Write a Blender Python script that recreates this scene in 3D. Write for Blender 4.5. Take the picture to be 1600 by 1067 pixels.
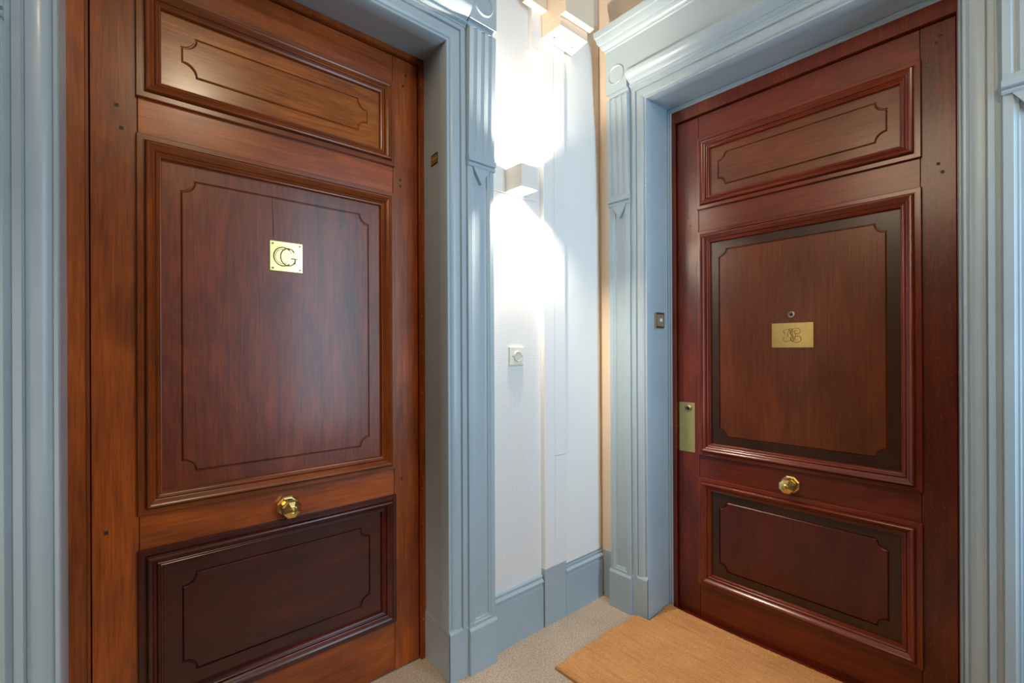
import bpy, bmesh, math, random
from mathutils import Vector, Matrix
random.seed(7)
for o in list(bpy.data.objects): bpy.data.objects.remove(o)
scn = bpy.context.scene
COL = scn.collection

# ------------------------------------------------------------------ camera
YAW, ROLL, F_PX, HY, CAM_Z = 0.853282, -0.004446, 728.1, 547.2, 1.25
fw = Vector((math.cos(YAW), math.sin(YAW), 0)); rt = Vector((math.sin(YAW), -math.cos(YAW), 0)); up = Vector((0, 0, 1))
r2 = rt*math.cos(ROLL) + up*math.sin(ROLL); u2 = up*math.cos(ROLL) - rt*math.sin(ROLL)
cd = bpy.data.cameras.new('camera'); cam = bpy.data.objects.new('camera', cd); COL.objects.link(cam)
cd.sensor_width = 36; cd.lens = F_PX/1600*36; cd.shift_y = (HY-533.5)/1600; cd.clip_start = .02
m = Matrix((r2, u2, -fw)).transposed().to_4x4(); m.translation = Vector((0, 0, CAM_Z)); cam.matrix_world = m
scn.camera = cam

# ------------------------------------------------------------------ world, lights, exposure
w = bpy.data.worlds.new('daylight'); scn.world = w; w.use_nodes = True
w.node_tree.nodes['Background'].inputs[0].default_value = (.75, .87, 1, 1)
w.node_tree.nodes['Background'].inputs[1].default_value = 1.0
vs = scn.view_settings
vs.view_transform = 'Standard'; vs.look = 'None'; vs.gamma = 1; vs.use_curve_mapping = False
vs.exposure = 0.08
def area(name, loc, target, sx, sy, energy, color, spread=180):
    l = bpy.data.lights.new(name, 'AREA'); l.shape = 'RECTANGLE'; l.size = sx; l.size_y = sy
    l.energy = energy; l.color = color; l.spread = math.radians(spread)
    o = bpy.data.objects.new(name, l); COL.objects.link(o); o.location = loc
    o.rotation_euler = (Vector(target)-Vector(loc)).to_track_quat('-Z', 'Y').to_euler()
    return o
area('window_daylight', (1.56, -1.07, 1.6), (1.56, 0, 1.6), .56, 2.1, 18, (.46, .76, 1), 122)
area('ceiling_lamp_light', (.46, -.75, 3.15), (.46, -.75, 0), .24, .24, 22, (1, .80, .54))
area('stair_lamp_light', (-1.5, .80, 2.9), (2.0, .62, 2.1), .8, .8, 4.6, (1, .80, .55), 90)

area('side_wall_fill', (-1.3, 1.0, 2.2), (-.75, 1.5, 1.3), .3, .3, 5.5, (1, .84, .64), 55)  # added fill, no lamp here: brightens the wall mirrored in the brass plate

# ------------------------------------------------------------------ materials
def hexc(h):
    c = [int(h[i:i+2], 16)/255 for i in (0, 2, 4)]
    return tuple(x/12.92 if x <= .04045 else ((x+.055)/1.055)**2.4 for x in c)+(1,)
class NT:
    def __init__(s, name):
        s.m = bpy.data.materials.new(name); s.m.use_nodes = True; s.t = s.m.node_tree
        s.b = s.t.nodes['Principled BSDF']
    def n(s, typ, **kw):
        nd = s.t.nodes.new(typ)
        for k, v in kw.items():
            if k.startswith('i_'):
                key = k[2:]; key = int(key) if key.isdigit() else key.replace('_', ' ')
                nd.inputs[key].default_value = v
            else: setattr(nd, k, v)
        return nd
    def l(s, a, b): s.t.links.new(a, b)
    def math(s, op, a, b=None):
        nd = s.n('ShaderNodeMath', operation=op)
        for i, v in enumerate((a, b)):
            if v is None: continue
            if isinstance(v, (int, float)): nd.inputs[i].default_value = v
            else: s.l(v, nd.inputs[i])
        return nd.outputs[0]
    def pos(s, scale=(1, 1, 1), rand=False):
        g = s.n('ShaderNodeNewGeometry').outputs['Position']
        if rand:
            oi = s.n('ShaderNodeObjectInfo'); r = s.math('MULTIPLY', oi.outputs['Random'], 13.0)
            v = s.n('ShaderNodeVectorMath', operation='ADD'); s.l(g, v.inputs[0]); s.l(r, v.inputs[1]); g = v.outputs[0]
        mp = s.n('ShaderNodeVectorMath', operation='MULTIPLY'); s.l(g, mp.inputs[0]); mp.inputs[1].default_value = scale
        return mp.outputs[0]
    def noise(s, vec, scale=1, detail=4, rough=.5, dist=0):
        nd = s.n('ShaderNodeTexNoise', i_Scale=scale, i_Detail=detail, i_Roughness=rough, i_Distortion=dist)
        s.l(vec, nd.inputs['Vector']); return nd.outputs['Fac']
    def ramp(s, fac, stops):
        nd = s.n('ShaderNodeValToRGB'); cr = nd.color_ramp
        while len(cr.elements) < len(stops): cr.elements.new(.5)
        for e, (p, c) in zip(cr.elements, stops):
            e.position = p; e.color = c if len(c) == 4 else tuple(c)+(1,)
        s.l(fac, nd.inputs[0]); return nd.outputs[0]
    def mix(s, fac, a, b, blend='MIX'):
        nd = s.n('ShaderNodeMix', data_type='RGBA', blend_type=blend)
        for i, v in ((0, fac), (6, a), (7, b)):
            if isinstance(v, (int, float, tuple)): nd.inputs[i].default_value = v
            else: s.l(v, nd.inputs[i])
        return nd.outputs[2]
    def bump(s, h, strength=.2, dist=.001):
        nd = s.n('ShaderNodeBump', i_Strength=strength, i_Distance=dist); s.l(h, nd.inputs['Height']); s.l(nd.outputs[0], s.b.inputs['Normal'])
    def col(s, c):
        if isinstance(c, tuple): s.b.inputs['Base Color'].default_value = c
        else: s.l(c, s.b.inputs['Base Color'])
    def set(s, **kw):
        for k, v in kw.items(): s.b.inputs[k.replace('_', ' ')].default_value = v

def wood(name, grain, dark, mid, light, rough=.30, stain=.68, figure=0.0, fleck=0.0, coat=.12):
    k = NT(name)
    def sc(along, across): return tuple(along if a == grain else across for a in 'xyz')
    big = k.noise(k.pos(sc(1.6, 6), True), 1, 8, .62, .8+figure*2.2)
    fine = k.noise(k.pos(sc(9, 260), True), 1, 3, .6)
    med = k.noise(k.pos(sc(4, 70), True), 1, 6, .65, .4+figure)
    c = k.ramp(big, [(.22, hexc(dark)), (.50, hexc(mid)), (.78, hexc(light))])
    c = k.mix(.35, c, k.ramp(med, [(.30, hexc(dark)), (.68, hexc(light))]))
    c = k.mix(.6, c, k.ramp(fine, [(.30, (.50, .47, .45)), (.58, (1.10, 1.07, 1.02))]), 'MULTIPLY')
    patch = k.noise(k.pos(sc(1.8, 3.0), True), 1.3, 6, .6, .6)
    c = k.mix(stain, c, k.ramp(patch, [(.34, (.40, .34, .30)), (.60, (1.1, 1.05, 1.0))]), 'MULTIPLY')
    if fleck:
        fl = k.noise(k.pos(sc(34, 90), True), 1, 2, .5, 2.2)
        c = k.mix(k.ramp(fl, [(.60, (0, 0, 0)), (.66, (fleck, fleck, fleck))]), c, hexc('9A4A2A'))
    k.col(c)
    k.set(Roughness=rough, Specular_IOR_Level=.5, Coat_Weight=coat, Coat_Roughness=.14)
    k.bump(k.mix(.5, fine, med), .12, .0012)
    return k.m

def paint(name, c, rough=.34, wob=.15, tint=.05):
    k = NT(name)
    n = k.noise(k.pos((60, 60, 9)), 1, 3, .5); n2 = k.noise(k.pos((3, 3, 3)), 1, 3, .5)
    cc = hexc(c); k.col(k.ramp(n2, [(.3, tuple(x*(1-tint) for x in cc[:3])), (.7, tuple(min(1, x*(1+tint)) for x in cc[:3]))]))
    k.set(Roughness=rough, Coat_Weight=.1, Coat_Roughness=.12); k.bump(n, wob, .002)
    return k.m
def plain(name, c, rough=.5, metal=0, **kw):
    k = NT(name); n = k.noise(k.pos((12, 12, 12)), 1, 3, .5); cc = hexc(c)
    k.col(k.ramp(n, [(.3, tuple(x*.95 for x in cc[:3])), (.7, tuple(min(1, x*1.04) for x in cc[:3]))]))
    k.set(Roughness=rough, Metallic=metal, **kw); return k.m
def brass(name, c='EACB84', rough=.24):
    k = NT(name); n = k.noise(k.pos((30, 30, 30)), 1, 4, .6)
    k.col(k.ramp(n, [(.3, tuple(x*.85 for x in hexc(c)[:3])), (.7, hexc(c))]))
    k.set(Metallic=1, Roughness=rough); k.bump(k.noise(k.pos((9, 9, 9)), 1, 2), .25, .004); return k.m

M = {}
A_D, A_M, A_L = '4A2412', '7A4220', '9A5C2E'
M['wa_v'] = wood('mahogany_vertical_grain', 'z', '5F280A', 'A24D17', 'C8631F')
M['wa_h'] = wood('mahogany_horizontal_grain', 'x', '5F280A', 'A24D17', 'D16822', fleck=.12)
M['wa_p'] = wood('walnut_panel_vertical', 'z', '431703', '82340A', 'A44C12', figure=.8, stain=.7, rough=.36)
M['wa_ph'] = wood('walnut_panel_horizontal', 'x', '59270B', 'A3541C', 'D47E2A', figure=.7, stain=.5, rough=.25)
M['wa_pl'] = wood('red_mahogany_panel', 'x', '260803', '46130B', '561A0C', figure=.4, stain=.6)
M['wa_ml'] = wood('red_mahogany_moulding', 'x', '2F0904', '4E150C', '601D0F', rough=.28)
M['wa_mh'] = wood('moulding_wood_horizontal', 'x', '562107', '8D4213', '9F501B', rough=.26, stain=.25)
M['wb_mh'] = wood('red_moulding_wood_horizontal', 'y', '4B1409', '772C16', '893B1E', rough=.24, stain=.2)
M['wa_m'] = wood('moulding_wood', 'z', '562107', '8D4213', '9F501B', rough=.26, stain=.25)
M['wb_v'] = wood('red_oak_vertical_grain', 'z', '431106', '70250E', '843415', fleck=.30)
M['wb_h'] = wood('red_oak_horizontal_grain', 'y', '431106', '70250E', '843415', fleck=.05)
M['wb_p'] = wood('brown_panel_vertical', 'z', '3D1906', '673012', '793C17', figure=.1, stain=.35)
M['wb_ph'] = wood('brown_panel_horizontal', 'y', '451D09', '713514', '894A20', figure=.5, stain=.5)
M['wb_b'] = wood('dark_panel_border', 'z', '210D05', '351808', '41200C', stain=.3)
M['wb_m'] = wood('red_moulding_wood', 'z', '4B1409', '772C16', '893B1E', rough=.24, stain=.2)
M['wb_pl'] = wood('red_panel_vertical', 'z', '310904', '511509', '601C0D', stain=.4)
M['peg'] = plain('dark_peg', '351A0C', .5)
M['gap'] = plain('dark_gap', '140A06', .8)
M['blue'] = paint('grey_blue_gloss_paint', 'A8BAC6')
M['white'] = paint('white_satin_paint', 'F0F0F0', rough=.5, wob=.05, tint=.01)
M['cream'] = paint('cream_paint', 'EAD9C4', rough=.55, wob=.05, tint=.02)
M['hall'] = paint('brown_hall_paint', '7A6E60', rough=.5, wob=.05, tint=.02)
M['lamp'] = plain('lamp_white', 'EFECE6', .5)
M['brass'] = brass('polished_brass')
M['brass_d'] = plain('engraved_brass', '7E5E28', .55)
M['bellgrey'] = plain('worn_grey_metal', '96948E', .4, .3)
M['nickel'] = plain('dull_nickel', 'B8B0A4', .3, 1)
M['black'] = plain('black_plastic', '120C0A', .4)
M['yellow'] = plain('yellow_print', 'C9A544', .5)
M['plastic'] = plain('white_switch_plastic', 'EDE7DA', .35)
M['bsm'] = plain('button_grey', 'D6D2C8', .4)
M['raw'] = plain('raw_wood_edge', 'B99B6B', .8)

def mk_plaster():
    k = NT('white_plaster'); k.col(hexc('F2F2F1')); k.set(Roughness=.7)
    k.bump(k.noise(k.pos((5, 5, 3)), 1, 4, .5), .25, .02); return k.m
M['plaster'] = mk_plaster()
def mk_paper():
    k = NT('woven_wallpaper'); k.set(Roughness=.65)
    sp = k.n('ShaderNodeSeparateXYZ'); k.l(k.pos(), sp.inputs[0])
    fx = 2*math.pi/.0085
    a = k.math('SINE', k.math('MULTIPLY', k.math('ADD', sp.outputs[0], k.math('MULTIPLY', sp.outputs[2], .62)), fx))
    b = k.math('SINE', k.math('MULTIPLY', k.math('SUBTRACT', sp.outputs[0], k.math('MULTIPLY', sp.outputs[2], .62)), fx))
    h = k.math('MULTIPLY', a, b)
    k.col(k.ramp(k.math('ADD', k.math('MULTIPLY', h, .5), .5), [(0, hexc('D6D4D5')), (1, hexc('FAF8F7'))]))  # relief shading put into the colour: hollows darker, crests lighter
    k.bump(h, .3, .0012); return k.m
M['paper'] = mk_paper()
def mk_lining():
    k = NT('beige_hessian_lining'); n = k.noise(k.pos((12, 12, 8)), 1, 4, .6)
    k.col(k.ramp(n, [(.35, hexc('E0CDB8')), (.65, hexc('EEE0D0'))])); k.set(Roughness=.9)
    k.bump(k.noise(k.pos((300, 300, 300)), 1, 2), .5, .002); return k.m
M['stain'] = mk_lining()
def mk_floor():
    k = NT('worn_stone_floor'); k.set(Roughness=.55)
    n = k.noise(k.pos((160, 160, 160)), 1, 4, .7); n2 = k.noise(k.pos((5, 5, 5)), 1, 4, .6)
    c = k.ramp(n, [(.32, hexc('928070')), (.5, hexc('BEAC9A')), (.68, hexc('DCCFC0'))])
    c = k.mix(.5, c, k.ramp(n2, [(.3, (.72, .70, .68)), (.65, (1.05, 1.03, 1.0))]), 'MULTIPLY')
    v = k.n('ShaderNodeTexVoronoi', i_Scale=75.0); k.l(k.pos(), v.inputs['Vector'])
    c = k.mix(k.ramp(v.outputs['Distance'], [(.10, (.75, .75, .75)), (.17, (0, 0, 0))]), c, hexc('E2D8CC'))
    k.col(c); k.bump(n, .3, .002); return k.m
M['floor'] = mk_floor()
def mk_coir():
    k = NT('coconut_fibre'); k.set(Roughness=.95)
    n = k.noise(k.pos((420, 420, 420)), 1, 3, .7, .6); s = k.noise(k.pos((95, 7, 20)), 1, 4, .6, .3); b = k.noise(k.pos((4, 4, 4)), 1, 3, .5)
    c = k.ramp(n, [(.30, hexc('9A6232')), (.5, hexc('DE9E60')), (.7, hexc('F6C488'))])
    c = k.mix(.45, c, k.ramp(s, [(.30, (.62, .58, .52)), (.52, (1.05, 1.03, 1.0))]), 'MULTIPLY')
    c = k.mix(.6, c, k.ramp(b, [(.35, (.86, .80, .74)), (.65, (1.1, 1.1, 1.1))]), 'MULTIPLY')
    k.col(c); k.bump(k.mix(.5, n, s), .9, .005); return k.m
M['coir'] = mk_coir()

# ------------------------------------------------------------------ builders
WA_Y, WB_X = 1.507, 1.913           # wall faces: the left wall is y = WA_Y, the right wall is x = WB_X
def MA(u, v, w): return Vector((u, WA_Y-w, v))
def MB(u, v, w): return Vector((WB_X-w, u, v))
def DA(u, v, w): return Vector((u, 1.675-w, v))
def DB(u, v, w): return Vector((2.075-w, u, v))
def empty(name, loc=(0, 0, 0), parent=None):
    o = bpy.data.objects.new(name, None); COL.objects.link(o); o.location = loc; o.empty_display_size = .1
    if parent: o.parent = parent
    return o
def wloc(o):
    v = Vector((0, 0, 0))
    while o: v += o.location; o = o.parent
    return v
def obj(name, bm, mat, parent=None, smooth=None):
    bmesh.ops.recalc_face_normals(bm, faces=bm.faces)
    if not parent:
        base = Vector((0, 0, 0))
        if len(bm.verts):
            lo = Vector([min(v.co[i] for v in bm.verts) for i in range(3)]); hi = Vector([max(v.co[i] for v in bm.verts) for i in range(3)])
            base = Vector(((lo.x+hi.x)/2, (lo.y+hi.y)/2, lo.z))
        loc = base
    else:
        base = wloc(parent); loc = Vector((0, 0, 0))
    bmesh.ops.translate(bm, verts=bm.verts, vec=-base)
    me = bpy.data.meshes.new(name); bm.to_mesh(me); bm.free()
    mats = mat if isinstance(mat, (list, tuple)) else [mat]
    for x in mats: me.materials.append(M[x])
    if smooth:
        for p in me.polygons: p.use_smooth = True
        me.set_sharp_from_angle(angle=math.radians(smooth))
    o = bpy.data.objects.new(name, me); COL.objects.link(o); o.location = loc
    if parent: o.parent = parent
    return o
def tag(o, label, cat=None, group=None, kind=None):
    o['label'] = label
    if cat: o['category'] = cat
    if group: o['group'] = group
    if kind: o['kind'] = kind
    return o
def prism(bm, P0, P1, caps=True):
    a = [bm.verts.new(p) for p in P0]; b = [bm.verts.new(p) for p in P1]; n = len(a)
    fs = [bm.faces.new((a[i], a[(i+1) % n], b[(i+1) % n], b[i])) for i in range(n)]
    if caps: fs += [bm.faces.new(a), bm.faces.new(b[::-1])]
    return fs
def box(bm, Mp, u0, u1, v0, v1, w0, w1, bev=0):
    if bev <= 0:
        return prism(bm, [Mp(u0, v0, w0), Mp(u1, v0, w0), Mp(u1, v1, w0), Mp(u0, v1, w0)], [Mp(u0, v0, w1), Mp(u1, v0, w1), Mp(u1, v1, w1), Mp(u0, v1, w1)])
    rings = [(0, w0), (0, w1-bev), (bev*.3, w1-bev*.3), (bev, w1)]
    return rings_mesh(bm, Mp, (u0, u1, v0, v1), rings)
def rings_mesh(bm, Mp, rect, prof, cap0=True, cap1=True):
    u0, u1, v0, v1 = rect; R = []
    for d, ww in prof:
        R.append([bm.verts.new(Mp(*p, ww)) for p in ((u0+d, v0+d), (u1-d, v0+d), (u1-d, v1-d), (u0+d, v1-d))])
    fs = []
    for a, b in zip(R, R[1:]):
        for i in range(4): fs.append(bm.faces.new((a[i], a[(i+1) % 4], b[(i+1) % 4], b[i])))
    if cap0: bm.faces.new(R[0])
    if cap1: bm.faces.new(R[-1])
    return fs
def mk(name, mat, parent, fn, *a, smooth=None, **kw):
    bm = bmesh.new(); fn(bm, *a, **kw); return obj(name, bm, mat, parent, smooth)
def lathe(bm, Mp, cu, cv, prof, n=24, ph=0, stretch=1):
    R = []
    for r, ww in prof:
        R.append([bm.verts.new(Mp(cu+r*stretch*math.cos(ph+2*math.pi*i/n), cv+r*math.sin(ph+2*math.pi*i/n), ww)) for i in range(n)])
    for a, b in zip(R, R[1:]):
        for i in range(n): bm.faces.new((a[i], a[(i+1) % n], b[(i+1) % n], b[i]))
    bm.faces.new(R[0]); bm.faces.new(R[-1])
def tube(bm, Mp, pts, r, w0, n=6, taper=False):
    P = [Vector((p[0], p[1], 0)) for p in pts]; R = []
    for i, p in enumerate(P):
        t = (P[min(i+1, len(P)-1)]-P[max(i-1, 0)]).normalized(); nn = Vector((-t.y, t.x, 0))
        rr = r*(0.35+.65*math.sin(math.pi*(i+.5)/len(P))) if taper else r
        R.append([bm.verts.new(Mp(p.x+nn.x*rr*math.cos(a), p.y+nn.y*rr*math.cos(a), w0+rr*.6*math.sin(a))) for a in [2*math.pi*j/n for j in range(n)]])
    for a, b in zip(R, R[1:]):
        for i in range(n): bm.faces.new((a[i], a[(i+1) % n], b[(i+1) % n], b[i]))
    bm.faces.new(R[0]); bm.faces.new(R[-1])
def arc(cx, cy, rx, ry, a0, a1, n=16):
    return [(cx+rx*math.cos(math.radians(a0+(a1-a0)*i/n)), cy+ry*math.sin(math.radians(a0+(a1-a0)*i/n))) for i in range(n+1)]

# ------------------------------------------------------------------ room shell
H_ROOM = 3.35
XL, YB, ZB = -1.9, -1.15, -1.8
A0, A1, AT = -.079, .968, 2.415       # left doorway
B0, B1, BT = .158, 1.209, 2.408       # right doorway
def I(u, v, w): return Vector((u, v, w))
def wallA(bm):
    for (u0, u1, v0, v1) in ((XL-.1, A0-.012, ZB, H_ROOM), (A1+.03, WB_X+.25, 0, H_ROOM), (A0-.012, A1+.03, AT+.03, H_ROOM)):
        box(bm, MA, u0, u1, v0, v1, -.25, 0)
wl = tag(mk('wall_left', 'paper', None, wallA), 'white woven wallpaper wall behind the wall lamp', 'wall', kind='structure')
def wallB(bm):
    for (u0, u1, v0, v1) in ((YB-.1, B0-.02, ZB, H_ROOM), (B1+.012, WA_Y, 0, H_ROOM), (B0-.02, B1+.012, BT+.03, H_ROOM)):
        box(bm, MB, u0, u1, v0, v1, -.25, 0)
wr = tag(mk('wall_right', 'cream', None, wallB), 'cream painted wall around the red-brown door', 'wall', kind='structure')
mk('beige_lining', 'stain', wl, lambda bm: box(bm, MA, 1.78, 1.912, .24, 2.9, 0, .002))  # mottled beige strip showing past the plaster edge
tag(mk('floor', 'floor', None, lambda bm: box(bm, I, -1.0, 2.2, -.45, 1.85, -.12, 0)), 'worn beige speckled stone floor of the landing', 'floor', kind='structure')
tag(mk('floor_stairwell', 'wa_h', None, lambda bm: box(bm, I, XL-.1, 2.2, YB-.1, 1.85, ZB-.1, ZB)), 'dark timber floor at the bottom of the stairwell', 'floor', kind='structure')
tag(mk('ceiling', 'white', None, lambda bm: box(bm, I, XL-.1, WB_X+.25, YB-.1, 1.75, H_ROOM, H_ROOM+.1)), 'plain white ceiling above the landing', 'ceiling', kind='structure')
def wallback(bm):
    Mb = lambda u, v, w: Vector((u, YB+w, v))
    for r in ((XL, 1.26, ZB, H_ROOM), (1.86, WB_X, ZB, H_ROOM), (1.26, 1.86, ZB, .53), (1.26, 1.86, 2.67, H_ROOM)): box(bm, Mb, *r, -.1, 0)
tag(mk('wall_back', 'hall', None, wallback), 'brown painted wall with a tall window opposite the wall lamp', 'wall', kind='structure')
tag(mk('wall_side', 'hall', None, lambda bm: box(bm, I, XL-.1, XL, YB, WA_Y, ZB, H_ROOM)), 'brown painted wall at the far end of the landing', 'wall', kind='structure')
win = tag(empty('window_1', (1.56, YB, .53)), 'tall window with slender white bars in the brown wall', 'window', kind='structure')
def winframe(bm):
    Mb = lambda u, v, w: Vector((u, YB+w, v))
    for r in ((1.26, 1.29, .53, 2.67), (1.83, 1.86, .53, 2.67), (1.26, 1.86, .53, .57), (1.26, 1.86, 2.63, 2.67), (1.545, 1.575, .53, 2.67)): box(bm, Mb, *r, -.07, -.02)
mk('window_frame', 'white', win, winframe)

# ------------------------------------------------------------------ doors
MOLD = [(0, -.010), (0, .010), (.002, .0125), (.0155, .0125), (.0165, .009), (.0185, .009), (.0195, .018), (.022, .0235), (.0255, .025), (.029, .0235), (.033, .019), (.037, .0145), (.0405, .0125), (.042, .0085),
        (.0435, .0100), (.0455, .0112), (.0475, .0100), (.049, .0065), (.051, .0055), (.053, .0068), (.0555, .0060), (.0575, .002), (.059, -.010)]
MW = .059
def moulding_piece(bm, Mp, rect, side):
    u0, u1, v0, v1 = rect; P0, P1 = [], []
    for d, ww in MOLD:
        if side == 't': a, b = (u0+d, v1-d), (u1-d, v1-d)
        elif side == 'b': a, b = (u0+d, v0+d), (u1-d, v0+d)
        elif side == 'l': a, b = (u0+d, v0+d), (u0+d, v1-d)
        else: a, b = (u1-d, v0+d), (u1-d, v1-d)
        P0.append(Mp(*a, ww)); P1.append(Mp(*b, ww))
    prism(bm, P0, P1)
def notched(rect, r, off=0, n=8):
    u0, u1, v0, v1 = rect; u0 -= off; u1 += off; v0 -= off; v1 += off; P = []
    # concave quarter-round corners centred on the rectangle's corners, with a small square step at either end
    rr = r
    for cx, cy, a0, a1 in ((u0, v0, 90, 0), (u1, v0, 180, 90), (u1, v1, 270, 180), (u0, v1, 360, 270)):
        for i in range(n+1):
            a = math.radians(a0+(a1-a0)*i/n); P.append((cx+rr*math.cos(a), cy+rr*math.sin(a)))
    return P
def panel_mesh(bm, Mp, rect, inset, r, base=-.006):
    """border board, a cut groove and a slightly raised field with scooped corners"""
    u0, u1, v0, v1 = rect[0]+.05, rect[1]-.05, rect[2]+.05, rect[3]-.05
    f = (rect[0]+inset, rect[1]-inset, rect[2]+inset, rect[3]-inset)
    loops = [(.0040, base), (.0034, base-.0042), (.0014, base-.0042), (0, base-.0005), (-.0028, base+.0022)]
    R = [[bm.verts.new(Mp(x, y, ww)) for x, y in notched(f, r, off)] for off, ww in loops]
    n = len(R[0])
    for a, b in zip(R, R[1:]):
        for i in range(n): bm.faces.new((a[i], a[(i+1) % n], b[(i+1) % n], b[i]))
    bm.faces.new(R[-1])
    q = n//4; o = [bm.verts.new(Mp(x, y, base)) for x, y in ((u0, v0), (u1, v0), (u1, v1), (u0, v1))]
    bf = []
    for k in range(4):
        seg = R[0][k*q:(k+1)*q]
        for i in range(q-1): bf.append(bm.faces.new((o[k], seg[i], seg[i+1])))
        bf.append(bm.faces.new((o[k], seg[-1], R[0][((k+1)*q) % n], o[(k+1) % 4])))
    for x in bf: x.material_index = 1
    back = [bm.verts.new(Mp(x, y, base-.015)) for x, y in ((u0, v0), (u1, v0), (u1, v1), (u0, v1))]
    for i in range(4): bm.faces.new((o[i], o[(i+1) % 4], back[(i+1) % 4], back[i]))
    bm.faces.new(back)
def flat_flip(o): pass

def build_door(name, Mp, base, leaf, panels, mats, label):
    u0, u1, v0, v1 = leaf; pu0, pu1 = panels[0]['rect'][:2]
    d = tag(empty(name, base), label, 'door', kind='structure')
    e = .0008
    for s in ((u0, pu0+.004), (pu1-.004, u1)):
        mk('stile', mats['v'], d, box, Mp, s[0]+e, s[1]-e, v0, v1, -.045, 0, .0012)
    zs = [v0]
    for p in sorted(panels, key=lambda p: p['rect'][2]): zs += [p['rect'][2]+.006, p['rect'][3]-.006]
    zs.append(v1)
    for i in range(0, len(zs), 2):
        mk('rail', mats['h'], d, box, Mp, pu0+.004+e, pu1-.004-e, zs[i], zs[i+1], -.045, 0, .0008)
    for p in panels:
        pn = mk('panel', [p['mat'], p.get('border', p['mat'])], d, panel_mesh, Mp, p['rect'], p['inset'], p['r'])
        for s in 'tblr':
            mk('moulding', {'wa_m': 'wa_mh', 'wb_m': 'wb_mh'}.get(p['mold'], p['mold']) if s in 'tb' else p['mold'], pn, moulding_piece, Mp, p['rect'], s, smooth=38)
    return d
def pegs(d, Mp, pts, sq=True):
    for (u, v) in pts:
        mk('peg', 'peg', d, lambda bm: box(bm, Mp, u-.0045, u+.0045, v-.005, v+.005, -.003, .0004))

# left door
LA = (-.030, .956, .006, 2.402)
RA = [dict(rect=(.066, .852, 1.966, 2.295), inset=.108, r=.036, mat='wa_ph', mold='wa_m'),
      dict(rect=(.066, .852, .790, 1.863), inset=.105, r=.034, mat='wa_p', mold='wa_m'),
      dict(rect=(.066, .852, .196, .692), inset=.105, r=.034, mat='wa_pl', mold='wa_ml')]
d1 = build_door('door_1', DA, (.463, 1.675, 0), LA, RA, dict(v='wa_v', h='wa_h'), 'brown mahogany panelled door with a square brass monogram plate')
pegs(d1, DA, [(.025, 1.928), (.035, 1.868), (.905, 2.345), (.893, 2.300), (.880, 1.925), (.880, 1.900), (.880, .745), (.0, .76)])
mk('panel_crack', 'gap', d1, lambda bm: prism(bm, [DA(.4195, 1.628, -.0045), DA(.4212, 1.628, -.0045), DA(.4212, 1.628, -.0032), DA(.4195, 1.628, -.0032)], [DA(.4160, 1.757, -.0045), DA(.4168, 1.757, -.0045), DA(.4168, 1.757, -.0032), DA(.4160, 1.757, -.0032)]))
# right door
LB = (.188, 1.166, .012, 2.326)
RB = [dict(rect=(.273, 1.061, 1.893, 2.222), inset=.095, r=.032, mat='wb_ph', mold='wb_m'),
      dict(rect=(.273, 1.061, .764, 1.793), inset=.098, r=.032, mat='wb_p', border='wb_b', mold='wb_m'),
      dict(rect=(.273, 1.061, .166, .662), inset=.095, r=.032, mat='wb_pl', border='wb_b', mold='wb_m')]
d2 = build_door('door_2', DB, (2.075, .677, 0), LB, RB, dict(v='wb_v', h='wb_h'), 'red-brown oak panelled door with a brass lock plate and peephole')
pegs(d2, DB, [(.235, 2.26), (.225, 2.28), (.232, 1.86), (.222, 1.83), (1.10, 1.83), (1.105, 1.87)])

# brass furniture
def knob(d, Mp, cu, cv):
    k = mk('knob_rosette', 'brass', d, lambda bm: lathe(bm, Mp, cu, cv, [(.036, 0), (.036, .004), (.032, .007), (.029, .0075), (.027, .006)], 8, math.pi/8))
    mk('knob', 'brass', k, lambda bm: lathe(bm, Mp, cu, cv, [(.013, .005), (.012, .016), (.016, .024), (.027, .032), (.0315, .040), (.0315, .045), (.0275, .051), (.015, .057), (.0125, .0575), (.0125, .060), (.008, .063), (.0065, .0625), (.005, .066), (.002, .0675)], 8, math.pi/8))
knob(d1, DA, .459, .730)
knob(d2, DB, .677, .705)
pw = -.0035
pl = tag(mk('monogram_plate', 'brass', d1, lambda bm: box(bm, DA, .408, .511, 1.517, 1.616, pw, pw+.003, .0008)), 'square brass plate engraved with interlaced letters C and G')
def mono_a(bm):
    cx, cy = .457, 1.566; W = pw+.003
    tube(bm, DA, arc(cx-.008, cy, .029, .031, 48, 312, 26), .0019, W)
    tube(bm, DA, arc(cx-.010, cy, .022, .024, 60, 300, 22), .0009, W)
    tube(bm, DA, arc(cx+.008, cy, .024, .029, 40, 345, 26), .0019, W)
    tube(bm, DA, [(cx+.022, cy-.004), (cx+.029, cy-.004), (cx+.029, cy-.022)], .0019, W)
    tube(bm, DA, [(cx+.016, cy-.004), (cx+.036, cy-.004)], .0018, W)
    tube(bm, DA, [(cx+.020, cy+.026), (cx+.027, cy+.012)], .0010, W)
    tube(bm, DA, [(cx+.010, cy+.028), (cx+.018, cy+.014)], .0010, W)
mk('engraved_letters', 'brass_d', pl, mono_a)
for (u, v) in ((.417, 1.607), (.502, 1.607), (.417, 1.526), (.502, 1.526)):
    mk('screw', 'brass_d', pl, lambda bm: lathe(bm, DA, u, v, [(.0032, pw+.002), (.0028, pw+.0042)], 10))
pl = tag(mk('name_plate', 'brass', d2, lambda bm: box(bm, DB, .594, .745, 1.256, 1.355, pw, pw+.003, .0008)), 'rectangular brass plate engraved with a scrolled monogram')
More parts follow.
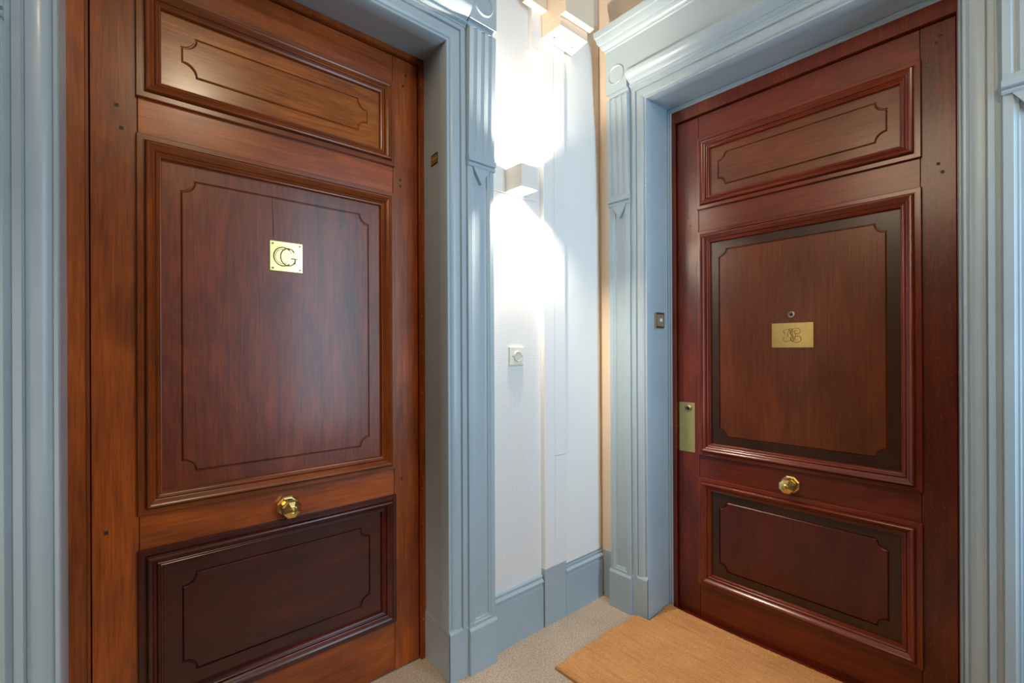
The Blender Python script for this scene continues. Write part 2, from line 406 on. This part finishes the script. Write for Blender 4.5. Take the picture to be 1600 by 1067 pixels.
def spiral(cx, cy, r0, r1, a0, a1, n=24):
    return [(cx+(r0+(r1-r0)*i/n)*math.cos(math.radians(a0+(a1-a0)*i/n)), cy+(r0+(r1-r0)*i/n)*math.sin(math.radians(a0+(a1-a0)*i/n))) for i in range(n+1)]
def mono_b(bm):
    W = pw+.003; P = lambda pts: [(.669-x*1.32, 1.306+y*1.12) for x, y in pts]
    for pts, q in ((spiral(.012, .012, .014, .004, 190, -290), .0012), (spiral(.013, -.013, .016, .004, 170, 650), .0012),
                   (spiral(-.016, .011, .013, .006, -30, 230), .0010), (spiral(-.017, -.013, .014, .006, 30, -230), .0010),
                   (arc(-.004, 0, .008, .024, 20, 200, 18), .0011), (arc(.001, -.001, .007, .022, 200, 380, 18), .0011),
                   ([(-.006, .019), (-.005, .006), (.001, -.009), (.005, -.021)], .0018), ([(-.002, .020), (.000, .004), (.004, -.010)], .0012)):
        tube(bm, DB, P(pts), q, W)
mk('engraved_monogram', 'brass_d', pl, mono_b)
ph = mk('peephole', 'nickel', d2, lambda bm: lathe(bm, DB, .672, 1.389, [(.0125, pw), (.0125, .002), (.010, .004), (.0078, .003), (.0070, .0005)], 24))
pi = mk('lens', 'black', ph, lambda bm: lathe(bm, DB, .672, 1.389, [(.0068, .0004), (.0055, .0014), (.003, .0020)], 20))
lk = tag(mk('lock_plate', 'brass', d2, lambda bm: (box(bm, DB, 1.078, 1.171, .768, 1.000, 0, .0022, .0006), box(bm, DB, 1.171, 1.180, .768, 1.000, -.004, .0034, .0006))), 'tall brass lock plate beside the frame')
lc = mk('lock_cylinder', 'nickel', lk, lambda bm: lathe(bm, DB, 1.111, .972, [(.0155, .002), (.0155, .006), (.012, .009), (.0105, .009), (.0095, .005)], 24))
mk('keyhole', 'black', lc, lambda bm: lathe(bm, DB, 1.111, .972, [(.009, .0049), (.0065, .0062), (.003, .0062)], 16))
for v in (.785, .884, .985):
    mk('screw', 'brass_d', lk, lambda bm: lathe(bm, DB, 1.167, v, [(.0032, .002), (.0026, .0034)], 10))

# ------------------------------------------------------------------ painted door casings
ARCH = [(.0, -.02), (.0, .028), (.002, .031), (.008, .031), (.010, .027), (.013, .027), (.0155, .030), (.020, .0335), (.030, .036), (.042, .0375), (.052, .0375), (.0535, .034), (.056, .034), (.058, .043), (.072, .043), (.0735, .040), (.0760, .0385), (.0760, -.02)]
ZP, ZAP = .180, .197                 # plinth heights
def casing(name, MW_, o0, o1, ot, label, PU0, PU1, zb, zn, zc, sc):
    """trim around one doorway; MW_ maps (u along wall, height, proud of wall)"""
    t = tag(empty(name, MW_((o0+o1)/2, 0, 0)), label, 'door casing', kind='structure')
    AR = [(u*sc, ww) for u, ww in ARCH]; AR[-2] = (PU0+.001, AR[-2][1]); AR[-1] = (PU0+.001, AR[-1][1])
    L = lambda u, v, w_: MW_(o0-u, v, w_)
    R = lambda u, v, w_: MW_(o1+u, v, w_)
    # architrave: two legs and a mitred head
    for S in (L, R):
        mk('architrave_leg', 'blue', t, lambda bm: prism(bm, [S(u, ZAP-.012, ww) for u, ww in AR], [S(u, ot+u, ww) for u, ww in AR]), smooth=35)
    mk('architrave_head', 'blue', t, lambda bm: prism(bm, [L(u, ot+u, ww) for u, ww in AR], [R(u, ot+u, ww) for u, ww in AR]), smooth=35)
    for S in (L, R):
        def plinth(bm):
            P = [(0, .0), (0, .042), (ZAP-.014, .042), (ZAP-.004, .036), (ZAP, .030), (ZAP, .0)]
            prism(bm, [S(-.001, v, ww) for v, ww in P], [S(PU0, v, ww) for v, ww in P])
        mk('architrave_plinth', 'blue', t, plinth)
        # pilaster
        W = PU1-PU0
        def shaft(bm):
            rings_mesh(bm, S, (PU0, PU1, ZP-.01, zb+.02), [(0, 0), (0, .046), (.0015, .048), (.021, .048), (.023, .0455), (.027, .0435), (.031, .0435), (.034, .038), (.040, .037)])
        p = mk('pilaster', 'blue', t, shaft)
        def pplinth(bm):
            P = [(0, .0), (0, .056), (ZP-.010, .056), (ZP, .050), (ZP, .0)]
            prism(bm, [S(PU0-.002, v, ww) for v, ww in P], [S(PU1+.003, v, ww) for v, ww in P])
        mk('plinth', 'blue', p, pplinth)
        c = (PU0+PU1)/2
        def pend(bm):
            prism(bm, [S(c-.040, zb, .037), S(c+.040, zb, .037), S(c, zb-.062, .037)], [S(c-.040, zb, .052), S(c+.040, zb, .052), S(c, zb-.062, .052)])
        mk('pendant_drop', 'blue', p, pend)
        def band(bm):
            P = [(0, 0), (0, .053), (.006, .056), (.010, .056), (.011, .050), (.015, .051), (.019, .060), (.036, .061), (.040, .055), (.040, 0)]
            prism(bm, [S(PU0-.002, zb+v, ww) for v, ww in P], [S(PU1+.002, zb+v, ww) for v, ww in P])
        mk('neck_band', 'blue', p, band)
        def console(bm):
            def sec(v, f, dep):
                P = [(PU0, 0), (PU0, f)]; n = 3; g = .0165; land = (W-n*g)/(n+1)
                for i in range(n):
                    a = PU0+land+i*(g+land)
                    P += [(a, f)] + [(a+g*(.5-.5*math.cos(math.pi*j/5)), f-dep*math.sin(math.pi*j/5)) for j in range(1, 5)] + [(a+g, f)]
                P += [(PU1, f), (PU1, 0)]
                return [S(u, v, ww) for u, ww in P]
            prism(bm, sec(zb+.052, .0535, .0055), sec(zn-.028, .066, .0055))
            prism(bm, sec(zb+.036, .0530, .0002), sec(zb+.052, .0535, .0002))
        mk('fluted_console', 'blue', p, console, smooth=40)
        def neck(bm):
            P = [(zn-.0285, 0)]+[(zn-.0275+.0138*(1-math.cos(math.pi*j/8)), .066-.017*math.sin(math.pi*j/8)) for j in range(9)]+[(zn+.001, 0)]
            prism(bm, [S(PU0, v, ww) for v, ww in P], [S(PU1-.004, v, ww) for v, ww in P])
        mk('necking', 'blue', p, neck, smooth=50)
        def block(bm): box(bm, S, PU0, PU1+.002, zn, zc+.004, 0, .068, .0012)
        mk('capital_block', 'blue', p, block)
        def roundel(bm):
            rings = [(.0465, .066), (.0455, .0715), (.0425, .0740), (.0395, .0715), (.0375, .0683), (.033, .0683), (.002, .0705)]
            lathe(bm, S, c, zn+.077, rings, 36)
        mk('roundel', 'blue', p, roundel, smooth=30)
    # entablature between and above the pilasters
    OV = [(0, 0), (0, .040), (.004, .046), (.010, .046), (.012, .051), (.017, .057), (.021, .057), (.024, .052), (.028, .054), (.037, .069), (.048, .081), (.059, .0885), (.068, .0905), (.073, .0895), (.0755, .085), (.079, .068), (.079, 0)]
    h0 = ot+.070*sc
    mk('ovolo_moulding', 'blue', t, lambda bm: prism(bm, [L(PU0-.006, h0+v, ww) for v, ww in OV], [R(PU0-.006, h0+v, ww) for v, ww in OV]), smooth=35)
    mk('frieze', 'blue', t, lambda bm: box(bm, MW_, o0-PU0-.0005, o1+PU0+.0005, h0+.076, zc+.004, 0, .0678))
    CR = [(0, 0), (0, .070), (.005, .074), (.010, .074), (.013, .080), (.019, .087), (.028, .092), (.033, .093), (.035, .099), (.045, .105), (.064, .109), (.066, .115), (.080, .118), (.094, .119), (.098, .113), (.104, 0)]
    ex = PU1+.004
    mk('crown_moulding', 'blue', t, lambda bm: prism(bm, [L(ex+max(0, ww-.070)*.7, zc+v, ww) for v, ww in CR], [R(ex+max(0, ww-.070)*.7, zc+v, ww) for v, ww in CR]), smooth=35)
    return t
t1 = casing('trim_1', MA, A0, A1, AT, 'grey-blue painted casing with fluted pilasters around the brown door', .084, .212, 1.963, 2.521, 2.727, 1.0)
t2 = casing('trim_2', MB, B0, B1, BT, 'grey-blue painted casing with fluted pilasters around the red-brown door', .081, .198, 1.945, 2.488, 2.694, .90)
# reveals, soffits and hardwood frames of the two recesses
def quad_prism(bm, pts, v0, v1):
    prism(bm, [Vector((x, y, v0)) for x, y in pts], [Vector((x, y, v1)) for x, y in pts])
fy = 1.665
mk('reveal', 'blue', t1, quad_prism, [(A1, WA_Y+.0185), (A1+.018, fy+.04), (A1+.03, fy+.04), (A1+.03, WA_Y+.0188)], .19, AT+.03)
mk('reveal', 'blue', t1, quad_prism, [(A0, WA_Y+.0185), (A0+.006, fy+.04), (A0-.012, fy+.04), (A0-.012, WA_Y+.0188)], .0, AT+.03)
mk('reveal_plinth', 'blue', t1, quad_prism, [(A1-.006, WA_Y-.042), (A1+.010, fy+.003), (A1+.03, fy+.003), (A1+.03, WA_Y+.0188)], 0, .190)
mk('soffit', 'blue', t1, lambda bm: prism(bm, [Vector((A0, WA_Y+.0185, AT)), Vector((A1, WA_Y+.0185, AT)), Vector((A1, WA_Y+.0185, AT+.03)), Vector((A0, WA_Y+.0185, AT+.03))],
   [Vector((A0, fy+.04, AT+.022)), Vector((A1+.025, fy+.04, AT+.022)), Vector((A1+.025, fy+.04, AT+.03)), Vector((A0, fy+.04, AT+.03))]))
FA = lambda u, v, w_: Vector((u, fy-w_, v))
fr = mk('hardwood_frame', 'wa_v', t1, lambda bm: (box(bm, FA, A0+.004, -.033, 0, 2.45, -.05, 0, .001), box(bm, FA, .960, A1+.024, 0, 2.45, -.05, 0, .001), box(bm, FA, -.033, .960, 2.407, 2.45, -.05, 0, .001)))
def bead(bm):
    for u in (-.0355, .9625):
        prism(bm, [FA(u-.004, 0, -.001), FA(u-.0025, 0, .003), FA(u+.0025, 0, .003), FA(u+.004, 0, -.001)], [FA(u-.004, 2.41, -.001), FA(u-.0025, 2.41, .003), FA(u+.0025, 2.41, .003), FA(u+.004, 2.41, -.001)])
    prism(bm, [FA(-.036, 2.407, -.001), FA(-.036, 2.408, .003), FA(-.036, 2.413, .003), FA(-.036, 2.415, -.001)], [FA(.963, 2.407, -.001), FA(.963, 2.408, .003), FA(.963, 2.413, .003), FA(.963, 2.415, -.001)])
mk('frame_bead', 'wa_m', fr, bead)
mk('rebate_shade_sheet', 'gap', t1, lambda bm: box(bm, DA, A0, A1+.02, 0, 2.44, -.075, -.05))  # near-black sheet behind the leaf, its colour stands in for shade
for v in (.16, .42, .55, .69, .74, .92, 1.08, 1.24, 1.39, 1.52, 1.78, 2.1, 2.33):
    mk('pin', 'plastic', fr, lambda bm: lathe(bm, FA, .969+random.uniform(-.001, .001), v, [(.0016, 0), (.0012, .0012)], 6))
fx = 2.060
mk('reveal', 'blue', t2, quad_prism, [(WB_X+.0185, B1), (fx, B1-.004), (fx, B1+.012), (WB_X+.0188, B1+.012)], .19, BT+.03)
mk('reveal', 'blue', t2, quad_prism, [(WB_X+.0185, B0), (fx, B0+.004), (fx, B0-.02), (WB_X+.0188, B0-.02)], .19, BT+.03)
mk('reveal_plinth', 'blue', t2, quad_prism, [(WB_X-.040, B1-.005), (fx-.012, B1-.009), (fx-.012, B1+.012), (WB_X+.0188, B1+.012)], 0, .192)
mk('reveal_plinth', 'blue', t2, quad_prism, [(WB_X-.040, B0+.005), (fx-.012, B0+.009), (fx-.012, B0-.02), (WB_X+.0188, B0-.02)], 0, .192)
mk('soffit', 'blue', t2, lambda bm: box(bm, MB, B0-.002, B1+.002, BT, BT+.03, -.16, -.0185))
FB = lambda u, v, w_: Vector((fx-w_, u, v))
STOP = [(0, -.02), (0, .0), (.003, .006), (.008, .006), (.010, .001), (.013, .001), (.015, .004), (.020, .004), (.022, .0), (.022, -.02)]
for S in (lambda u, v, w_: FB(B1-.003-u, v, w_), lambda u, v, w_: FB(B0+.003+u, v, w_)):
    mk('door_stop', 'blue', t2, lambda bm: prism(bm, [S(u, 0, ww) for u, ww in STOP], [S(u, BT-u, ww) for u, ww in STOP]), smooth=35)
mk('door_stop', 'blue', t2, lambda bm: prism(bm, [FB(B1-.003-u, BT-u, ww) for u, ww in STOP], [FB(B0+.003+u, BT-u, ww) for u, ww in STOP]), smooth=35)
def frameB(bm):
    box(bm, FB, 1.169, B1-.024, 0, BT-.021, -.05, 0, .001); box(bm, FB, B0+.004, .186, 0, BT-.021, -.05, 0, .001); box(bm, FB, .186, 1.169, 2.331, BT-.021, -.05, 0, .001)
fr2 = mk('hardwood_frame', 'wb_v', t2, frameB)
mk('frame_bead', 'wb_m', fr2, lambda bm: prism(bm, [FB(1.163, 0, -.002), FB(1.165, 0, .004), FB(1.171, 0, .004), FB(1.173, 0, -.002)], [FB(1.163, 2.335, -.002), FB(1.165, 2.335, .004), FB(1.171, 2.335, .004), FB(1.173, 2.335, -.002)]))
mk('rebate_shade_sheet', 'gap', t2, lambda bm: box(bm, DB, B0, B1, 0, 2.40, -.075, -.05))  # second dark sheet, shade of the gap given as colour
mk('threshold', 'wb_h', t2, lambda bm: box(bm, FB, .186, 1.169, 0, .010, -.03, .012, .001))

# ------------------------------------------------------------------ corner between the doors
BBP = [(0, 0), (0, .017), (.185, .017), (.190, .013), (.198, .013), (.203, .019), (.211, .021), (.216, .017), (.221, .012), (.232, .013), (.238, .008), (.240, 0)]
bb = tag(empty('baseboard_left', MA(1.5, 0, 0)), 'grey-blue skirting board with moulded top under the wallpaper', 'skirting', kind='structure')
mk('board', 'blue', bb, lambda bm: prism(bm, [MA(A1+.211, v, ww) for v, ww in BBP], [MA(1.482, v, ww) for v, ww in BBP]), smooth=35)
mk('board', 'blue', bb, lambda bm: prism(bm, [MA(1.628, v, ww+.006) for v, ww in BBP], [MA(1.900, v, ww+.006) for v, ww in BBP]), smooth=35)
mk('plain_board', 'blue', bb, lambda bm: box(bm, MA, 1.487, 1.627, 0, .262, 0, .0225))
tag(mk('baseboard_right', 'blue', None, lambda bm: box(bm, MB, 1.409, 1.484, 0, .235, 0, .004)), 'narrow grey-blue painted skirting strip in the corner', 'skirting', kind='structure')
# plastered panel with a wavy right-hand edge
def plaster(bm):
    n = 40; P = []
    for i in range(n+1):
        v = .245+(2.95-.245)*i/n
        t = max(0, (v-1.9)/.75)
        u = 1.905-.004*(v-.25)-.046*t**1.6+.004*math.sin(v*7.1)*t+.0016*math.sin(v*17)
        P.append((u, v))
    W = .018
    prev = None
    for u, v in P:
        cur = [bm.verts.new(MA(x, v, ww)) for x, ww in ((1.626, 0), (1.626, W), (u-.03, W+.001), (u-.012, W-.001), (u-.002, W-.008), (u, 0))]
        if prev:
            for j in range(len(cur)): bm.faces.new((prev[j], prev[(j+1) % 6], cur[(j+1) % 6], cur[j]))
        else: bm.faces.new(cur)
        prev = cur
    bm.faces.new(prev)
tag(mk('wall_lining', 'plaster', None, plaster, smooth=40), 'smooth white plaster lining with a wavy edge beside the corner', 'wall lining', kind='structure')
pc = tag(empty('pipe_casing', MA(1.55, .25, 0)), 'flat white pipe casing running up the wall beside the lamp', 'pipe casing')
mk('cover_strip', 'white', pc, lambda bm: box(bm, MA, 1.487, 1.5535, .262, 2.75, .0006, .024, .0008))
mk('cover_board', 'white', pc, lambda bm: box(bm, MA, 1.5548, 1.627, .764, 2.75, .0006, .0235, .0008))
mk('cover_board', 'white', pc, lambda bm: box(bm, MA, 1.5548, 1.627, .262, .7625, .0006, .0235, .0008))
mk('offset_board', 'white', pc, lambda bm: box(bm, MA, 1.418, 1.4865, 2.580, 2.78, .0006, .024, .0008))
pcs = mk('corner_edge', 'raw', None, lambda bm: box(bm, MB, 1.4100, 1.4150, .24, 2.30, 0, .018))
tag(pcs, 'thin raw wooden edge strip against the fluted pilaster', 'edge strip')
# trunking boxes high on the wall
db = tag(empty('cable_duct', (1.57, WA_Y, 2.65)), 'boxy cream cable duct end with screwed base high in the corner', 'cable duct')
def ductlow(bm): prism(bm, [Vector(p) for p in ((1.480, 1.4815, 2.650), (1.480, 1.370, 2.650), (1.655, 1.366, 2.650), (1.678, 1.4815, 2.650))], [Vector(p) for p in ((1.480, 1.4815, 2.70), (1.480, 1.370, 2.70), (1.655, 1.366, 2.70), (1.678, 1.4815, 2.70))])
mk('end_cap', 'cream', db, ductlow)
mk('trunk', 'cream', db, lambda bm: prism(bm, [Vector((x, y, 2.692)) for x, y in ((1.4795, 1.4815), (1.4795, 1.338), (1.660, 1.333), (1.700, 1.4815))], [Vector((x, y, 3.3)) for x, y in ((1.4795, 1.4815), (1.4795, 1.338), (1.660, 1.333), (1.700, 1.4815))]))
mk('base_seam', 'peg', db, lambda bm: box(bm, I, 1.505, 1.650, 1.4120, 1.4135, 2.6494, 2.651))
for x, y in ((1.520, 1.445), (1.632, 1.437)):
    mk('screw', 'peg', db, lambda bm: lathe(bm, lambda u, v, w_: Vector((u, v, 2.650-w_)), x, y, [(.004, 0), (.003, .001)], 10))
mk('bracket', 'nickel', db, lambda bm: box(bm, I, 1.657, 1.668, 1.372, 1.40, 2.66, 2.69))
tag(mk('cable_trunking', 'cream', None, lambda bm: box(bm, I, 1.362, 1.4785, 1.447, 1.4825, 2.752, 3.3)), 'short cream trunking box above the offset in the pipe casing', 'trunking')

# wall lamp
lp = tag(empty('wall_lamp', (1.32, WA_Y, 1.965)), 'white cube wall lamp shining up and down on the wallpaper', 'lamp')
mk('back_plate', 'lamp', lp, lambda bm: box(bm, MA, 1.190, 1.448, 1.915, 2.016, 0, .012, .001))
def shade(bm):
    u0, u1, y0, y1, z0, z1, th = 1.273, 1.366, 1.395, 1.495, 1.917, 2.012, .004
    for (a, b, c, d) in ((u0, u1, y0, y0+th), (u0, u1, y1-th, y1), (u0, u0+th, y0+th, y1-th), (u1-th, u1, y0+th, y1-th)): box(bm, I, a, b, c, d, z0, z1)
sh = mk('lamp_shade', 'lamp', lp, shade)
def mk_bulb():
    k = NT('glowing_bulb'); k.set(Emission_Color=(1, .83, .64, 1), Emission_Strength=BULB); return k.m
BULB = 6600
M['bulb'] = mk_bulb()
mk('bulb', 'bulb', sh, lambda bm: lathe(bm, I, 1.3195, 1.425, [(.006, 1.945), (.0115, 1.950), (.0125, 1.965), (.0115, 1.980), (.006, 1.985)], 12))

# light switch
sw = tag(empty('light_switch', MA(1.334, 1.186, 0)), 'square white switch with a round button on the wallpaper', 'switch')
mk('switch_plate', 'plastic', sw, lambda bm: box(bm, MA, 1.295, 1.374, 1.186, 1.264, 0, .010, .002))
bt = mk('push_button', 'bsm', sw, lambda bm: lathe(bm, MA, 1.338, 1.224, [(.022, .009), (.022, .014), (.020, .0155), (.019, .0145), (.001, .0145)], 28), smooth=35)
for u in (1.311, 1.365):
    mk('screw', 'peg', sw, lambda bm: lathe(bm, MA, u, 1.224, [(.003, .0095), (.002, .0108)], 8))

# door bell push on the right reveal
RVp = lambda u, v, w_: Vector((u, B1-.003-w_, v))
bl = tag(empty('doorbell', RVp(1.98, 1.349, 0)), 'small brass doorbell push on the grey-blue reveal', 'doorbell')
mk('bell_plate', 'brass', bl, lambda bm: rings_mesh(bm, RVp, (1.943, 2.016, 1.351, 1.426), [(0, 0), (0, .005), (.002, .007), (.008, .007), (.010, .005), (.011, .005)]))
bp = mk('bell_cup', 'bellgrey', bl, lambda bm: rings_mesh(bm, RVp, (1.9535, 2.0055, 1.3615, 1.4155), [(0, .004), (0, .0055), (.001, .006)]))
mk('bell_button', 'plastic', bl, lambda bm: lathe(bm, RVp, 1.985, 1.389, [(.009, .005), (.009, .009), (.006, .011), (.001, .0115)], 18), smooth=40)

# alarm sticker on the left reveal
def RVa(u, v, w_):
    t = (u-(WA_Y+.0185))/(fy+.04-(WA_Y+.0185)); return Vector((A1+.018*t-w_, u, v))
stk = tag(mk('warning_sticker', 'black', None, lambda bm: box(bm, RVa, 1.542, 1.600, 1.975, 2.020, -.0004, .0006)), 'small black sticker with yellow lines on the grey reveal', 'sticker')
for v, h in ((1.984, .003), (1.992, .003), (1.9985, .006), (2.009, .003)):
    mk('printed_line', 'yellow', stk, lambda bm: box(bm, RVa, 1.546, 1.596, v, v+h, .0004, .0009))

# ------------------------------------------------------------------ doormat
def mat(bm):
    TH = .018
    def inside(x, y):
        if x <= 1.868: return 1
        return 1
    # outline: free corner on the landing, cut round the casing plinth, up to the door
    xs = [1.322+(2.043-1.322)*i/150 for i in range(151)]
    top = {}
    def ymax(x): return 1.268+.002*math.sin(x*31) if x < 1.846 else (1.252 if x < 1.862 else (1.196+.006*math.sin((x-1.87)*9)))
    ny = 230; y0 = -.25
    grid = []
    for x in xs:
        ym = ymax(x); col = []
        for j in range(ny+1):
            y = y0+(ym-y0)*(j/ny)
            xx = x+.010*(y-1.27)*-.6*max(0, 1-(x-1.322)/.2)
            e = min((x-1.322)/.008, (ym-y)/.008, 1)
            z = TH-.006*(1-max(0, e))**2+random.uniform(-.0010, .0010)+.002*math.sin(x*14+y*9)
            if x > 1.99: z += .008*max(0, 1-abs(y-1.19)/.05)
            col.append((xx, y, z))
        grid.append(col)
    V = [[bm.verts.new(p) for p in c] for c in grid]
    B = [[bm.verts.new((p[0], p[1], .0005)) for p in (c[0], c[-1])] for c in grid]
    for i in range(len(V)-1):
        for j in range(ny): bm.faces.new((V[i][j], V[i+1][j], V[i+1][j+1], V[i][j+1]))
        bm.faces.new((V[i][ny], V[i+1][ny], B[i+1][1], B[i][1])); bm.faces.new((V[i][0], B[i][0], B[i+1][0], V[i+1][0]))
    for i in (0, -1):
        bm.faces.new([V[i][j] for j in range(ny+1)]+[B[i][1], B[i][0]])
tag(mk('doormat', 'coir', None, mat), 'large tan coconut fibre doormat cut to fit the doorway', 'doormat')
